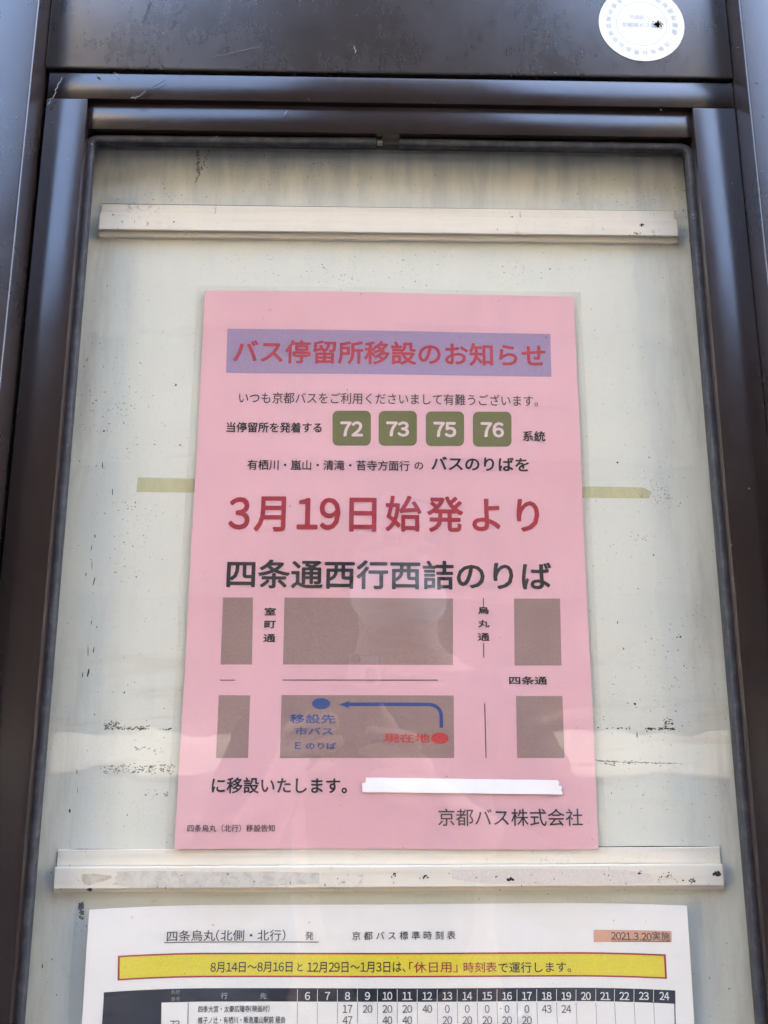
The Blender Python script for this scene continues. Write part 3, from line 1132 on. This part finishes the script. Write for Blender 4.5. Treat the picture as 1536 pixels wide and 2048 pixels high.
line_of('destination_text', [(('有栖川・嵐山・清滝・苔寺方面行', 494.8, 819.3, 920, 941), dict(bold=.012)), (('の', 828.6, 846.4, 924.6, 939.2), dict(bold=.014))], K_BLACK, pink)
line_of('boarding_text', [(('バスのりばを', 862.5, 1057.8, 914, 942), dict(bold=.024))], K_BLACK, pink)
line_of('date_text', [(('3', 457.3, 500, 994, 1059.5), dict(bold=.022)), (('月', 508, 571.5, 992.7, 1063.5), dict(bold=.020)), (('19', 593.7, 681, 995.3, 1060), dict(bold=.022, dig=.62)),
                      (('日', 698.5, 753, 995.5, 1063.5), dict(bold=.020)), (('始発より', 771, 1078.6, 992.7, 1065), dict(bold=.020, sp=1.12))], K_RED, pink)
line_of('new_stop_text', [(('四条通西行西詰のりば', 453.6, 1103, 1120.5, 1179), dict(bold=.021))], K_BLACK, pink)
for q in (((446, 1195), (506, 1195), (504, 1329), (441, 1329)), ((569, 1195), (906, 1197), (906, 1330), (566, 1329)), ((1028, 1197), (1120, 1197), (1123, 1331), (1029, 1331)),
          ((437.4, 1390.2), (500.5, 1390.7), (496, 1516), (432, 1516)), ((563, 1390), (907.3, 1391), (908.4, 1516), (559.7, 1516)), ((1031.8, 1392), (1124.8, 1392), (1129, 1516), (1034, 1516))):
    mb = MB()
    S.quad(mb, q, .00005)
    mb.build('map_block', K_BLOCK, pink, 'flat')
line_of('street_name', [(('室', 529, 552, 1215, 1230.7), dict(bold=.024)), (('町', 528.6, 551.6, 1241.5, 1256.8), dict(bold=.024)), (('通', 526.6, 551, 1268, 1284.4), dict(bold=.024))], K_BLACK, pink)
line_of('street_name', [(('烏', 955.7, 978, 1213, 1228.3), dict(bold=.024)), (('丸', 956, 979, 1239.6, 1255), dict(bold=.024)), (('通', 955, 979, 1266, 1282), dict(bold=.024))], K_BLACK, pink)
line_of('street_name', [(('四条通', 1018, 1094.3, 1352.6, 1369.3), dict(bold=.024))], K_BLACK, pink)
for p, q in (((966.7, 1195.8), (966.8, 1211.5)), ((967.4, 1286), (967.5, 1315)), ((969.3, 1406.8), (972, 1516)), ((440, 1360.2), (470.6, 1360.3)), ((564.7, 1360), (875.7, 1360.2))):
    mb = MB()
    S.line(mb, p, q, 1.7)
    mb.build('road_line', K_BLACK, pink, 'flat')
mb = MB()
S.ellipse(mb, 642.2, 1407.3, 18.2, 11.2)
mb.build('destination_dot', K_BLUE, pink, 'flat')
mb = MB()
S.ellipse(mb, 879.7, 1476.5, 17.8, 11.6)
mb.build('location_dot', K_MAPRED, pink, 'flat')
mb = MB()
S.poly(mb, [(677.6, 1408.8), (700, 1401.5), (694, 1408.9), (700, 1416.8)], .00012)
pts = [(692, 1408.6), (760, 1408.3), (820, 1408.5), (858, 1409)]
for k in range(1, 7):
    a = R(90 * k / 6)
    pts.append((858 + 24.4 * math.sin(a), 1409 + 22 * (1 - math.cos(a))))
pts += [(882.6, 1442), (882.6, 1455.5)]
for (p, q) in zip(pts[:-1], pts[1:]):
    S.line(mb, p, q, 7.2, .00012, 2)
for p in pts[3:-1]:
    S.ellipse(mb, *p, 3.5, 3.5, .000125, 12)
mb.build('route_arrow', K_BLUE, pink, 'flat')
line_of('destination_caption', [(('移設先', 579.7, 671.5, 1428.4, 1447), dict(bold=.024)), (('市バス', 590, 666, 1454.5, 1470), dict(bold=.020)), (('E', 590, 602, 1484.3, 1498), dict(bold=.026)), (('のりば', 611.8, 672.6, 1485, 1498.5), dict(bold=.020))], K_BLUE, pink)
line_of('location_caption', [(('現在地', 767.8, 860, 1466.5, 1485.6), dict(bold=.026))], K_MAPRED, pink)
line_of('closing_text', [(('に移設いたします。', 423.6, 694.2, 1554.6, 1587), dict(bold=.020))], K_BLACK, pink)
line_of('company_text', [(('京都バス株式会社', 876.3, 1165.2, 1617, 1652), dict(bold=.004, step=4))], K_SOFT, pink)
line_of('footer_text', [(('四条烏丸（北行）移設告知', 375, 549.8, 1648.8, 1663.8), dict(bold=.008, step=4))], K_SOFT, pink)


# two strips of white paper tape covering a line of the pink notice
def strip(tl, tr, br, bl, lift, jag, label):
    """a torn strip lying on the notice, following its waves; jag shifts the left and right end of each row"""
    n, rows = 30, len(jag)
    fr, bk = [], []
    for k, (jl, jr) in enumerate(jag):
        u = k / (rows - 1)
        L = (tl[0] + (bl[0] - tl[0]) * u + jl, tl[1] + (bl[1] - tl[1]) * u)
        Rr = (tr[0] + (br[0] - tr[0]) * u + jr, tr[1] + (br[1] - tr[1]) * u)
        for i in range(n + 1):
            t = i / n
            a, b = S.loc(L[0] + (Rr[0] - L[0]) * t, L[1] + (Rr[1] - L[1]) * t + random.uniform(-.25, .25) * (k in (0, rows - 1)))
            wob = .00006 * math.sin(i * 1.7 + k) + (.0003 * max(0, t - .93) / .07 if k < 2 else 0)
            fr.append(S.P(a, b, lift + wob))
            bk.append(S.P(a, b, lift + wob - .0001))
    W, O = n + 1, rows * (n + 1)
    fs = []
    for k in range(rows - 1):
        for i in range(n):
            q = (k * W + i, k * W + i + 1, (k + 1) * W + i + 1, (k + 1) * W + i)
            fs += [q, tuple(O + x for x in reversed(q))]
    rim = [i for i in range(W)] + [k * W + n for k in range(1, rows)] + [(rows - 1) * W + i for i in range(n - 1, -1, -1)] + [k * W for k in range(rows - 2, 0, -1)]
    for p, q in zip(rim, rim[1:] + rim[:1]):
        fs.append((p, O + p, O + q, q))
    m_ = MB()
    m_.add(fr + bk, fs)
    return tag(m_.build('white_tape', M_WHITETAPE, None, True), label, 'tape', 'white tape strips on the pink notice')


strip((731.5, 1554.6), (1114, 1559.8), (1118, 1578), (731, 1573), .00075, ((0, 0), (.5, 2.5), (-.4, .4), (.3, 1.6), (0, 0)), 'upper, slightly shorter strip of white tape pasted over a line of the pink notice')
strip((724.6, 1565.4), (1121, 1570.8), (1124, 1588.2), (724.6, 1583.6), .00098, ((0, 0), (-.5, 1.2), (.4, -.9), (-.2, .8), (0, 0)), 'lower, slightly longer strip of white tape lapping over the upper strip on the pink notice')


# ------------------------------------------------------------------ white timetable
def bend_tt(a, b):
    e = max(0.0, (abs(a) - .088) / .058)
    t = max(0.0, min(1.0, (b - (-.03)) / .12))
    return (.0066 if a < 0 else .0046) * min(e, 1.1) ** 2 * (.55 + .45 * t) + .0003 * math.sin(a * 40 + b * 18)


TW, TH = .2886, .2100
T = Sheet(.0006, -.1740 - TH / 2, -.0005, -.0012, bend_tt)
tt = thing('timetable_sheet', 'laminated white bus timetable sheet with curled top corners below the lower rail', 'timetable', (.0012, -.001, Z(-.384)))
T.body(TW, TH, .00014, 90, 40).build('paper', M_WHITE, tt, True)
fl = T.body(TW + .013, TH + .011, .00005, 90, 40, -TW / 2 - .0062, TH / 2 + .0048).build('laminate_film', M_FILM, tt, True)
fl.location.y -= .0004
S_ = T
line_of('stop_name_text', [(('四条烏丸(北側・北行)', 334, 571, 1859.3, 1881.8), dict(bold=.004, step=4)), (('発', 610.5, 627, 1863, 1879.5), dict(bold=.004, step=4))], K_SOFT, tt)
mb = MB()
T.line(mb, (328.5, 1885.5), (637.5, 1884), 1.6, .00012, 16)
mb.build('name_underline', K_BLACK, tt, 'flat')
line_of('title_text', [(('京都バス標準時刻表', 704.5, 911, 1862, 1879.5), dict(bold=.006, step=4, sp=1.30))], K_SOFT, tt)
mb = MB()
T.quad(mb, [(1187, 1859.5), (1343, 1862), (1343.5, 1884.8), (1187.5, 1884.2)], .00006)
dl = mb.build('date_patch', K_ORANGE, tt, 'flat')
line_of('date_text', [(('2021.3.20', 1222, 1303, 1864.5, 1880), dict(bold=.008, step=4)), (('実施', 1304, 1339.5, 1863.5, 1881), dict(bold=.006, step=4))], K_SOFT, dl)
mb = MB()
T.line(mb, (1222, 1882.3), (1340, 1883), 1.2, .00012)
mb.build('date_underline', K_SOFT, dl, 'flat')
mb = MB()
T.quad(mb, [(236, 1911.5), (1331.5, 1908.5), (1334, 1957.8), (235, 1961)], .00005, 40)
yb = mb.build('holiday_banner', K_BORDER, tt, 'flat')
mb = MB()
T.quad(mb, [(240, 1914.7), (1327.5, 1911.9), (1330, 1954.4), (239.2, 1957.4)], .00008, 40)
mb.build('banner_fill', K_YELLOW, yb, 'flat')
kw = dict(bold=.008, step=4)
line_of('banner_text', [(('8月14日～8月16日', 421, 585, 1923.5, 1944.5), kw), (('と', 594.5, 606, 1925.5, 1942), kw), (('12月29日～1月3日は、', 614.5, 811, 1923.5, 1945), kw), (('で運行します。', 996, 1142, 1923.5, 1945), kw)], K_BLACK, yb)
line_of('banner_red_text', [(('「休日用」', 818, 915, 1923, 1945), kw), (('時刻表', 927, 993.5, 1923.5, 1944.5), kw)], K_BORDER, yb)
SEP = [595, 635, 675, 715, 755, 794.5, 834.5, 874.5, 914.5, 954.5, 994, 1034, 1073.5, 1113, 1152, 1191.5, 1229, 1268, 1307]
mb = MB()
T.quad(mb, [(207.5, 1984.6), (1350.5, 1980.8), (1351, 2007.6), (207, 2011.6)], .00006, 60)
T.quad(mb, [(207.3, 1998), (322.5, 1994), (316, 2330), (186, 2330)], .00008, 40)
hd = mb.build('table_header', K_NAVY, tt, 'flat')
mb = MB()
CEN = [(SEP[i] + (SEP[i + 1] if i + 1 < len(SEP) else 1350)) / 2 for i in range(len(SEP))]
for i, h in enumerate(range(6, 25)):
    wd = 10.5 if h < 10 else 19.5
    T.text(mb, str(h), CEN[i] - wd / 2, CEN[i] + wd / 2, 1983.7, 1999.8, .0001, .014, 1, .56, 6)
mb.build('hour_number', K_WHITETXT, hd, 'flat')
mb = MB()
for x in SEP:
    T.line(mb, (x, 1978.5), (x - .3, 2004), 1.1, .0001, 3)
mb.build('header_rule', K_WHITETXT, hd, 'flat')
line_of('column_heading', [(('行', 442, 455, 1985, 1997.5), kw), (('先', 520, 533, 1985, 1997.5), kw)], ink('light_grey_print', (.40, .41, .42)), hd)
line_of('route_heading', [(('系統', 342, 360, 1979.5, 1988), kw), (('番号', 342, 360, 1993.5, 2002), kw)], ink('dim_grey_print', (.20, .20, .21)), hd)
mb = MB()
for x, dxl in ((322.5, -5), (376.5, -5)):
    T.line(mb, (x, 2005), (x + dxl, 2330), 1.5, .00012, 12)
    mb.build('table_rule', K_SOFT, tt, 'flat')
    mb = MB()
T.line(mb, (1349.3, 2003), (1356, 2330), 2.2, .00012, 12)
mb.build('table_rule', K_SOFT, tt, 'flat')
for x in SEP:
    mb = MB()
    y = 2006.0
    while y < 2070:
        T.line(mb, (x + (x - 768) * .00011 * (y - 2005), y), (x + (x - 768) * .00011 * (y - 2002), y + 3.0), 1.25, .0001, 1)
        y += 4.6
    mb.build('dashed_rule', K_SOFT, tt, 'flat')
mb = MB()
for vals, y0, y1 in (({8: '17', 9: '20', 10: '20', 11: '20', 12: '40', 13: '0', 14: '0', 15: '0', 16: '0', 17: '0', 18: '43', 19: '24'}, 2009.7, 2025.5), ({8: '47', 10: '40', 11: '40', 13: '20', 14: '20', 15: '20', 16: '20', 17: '20'}, 2032.3, 2048.3)):
    for h, s in vals.items():
        c = CEN[h - 6]
        wd = 9.5 if len(s) == 1 else 19.5
        T.text(mb, s, c - wd / 2, c + wd / 2, y0, y1, .00012, .004, 1, .56, 4)
mb.build('departure_minutes', K_SOFT, tt, 'flat')
line_of('via_text', [(('四条大宮・太秦広隆寺(映画村)', 396.5, 539, 2010.5, 2024.5), kw), (('帷子ノ辻・有栖川・阪急嵐山駅前 経由', 396.5, 570, 2032.5, 2046.5), kw)], K_BLACK, tt)
line_of('route_number', [(('73', 340, 359.5, 2040.5, 2057), kw)], K_SOFT, tt)
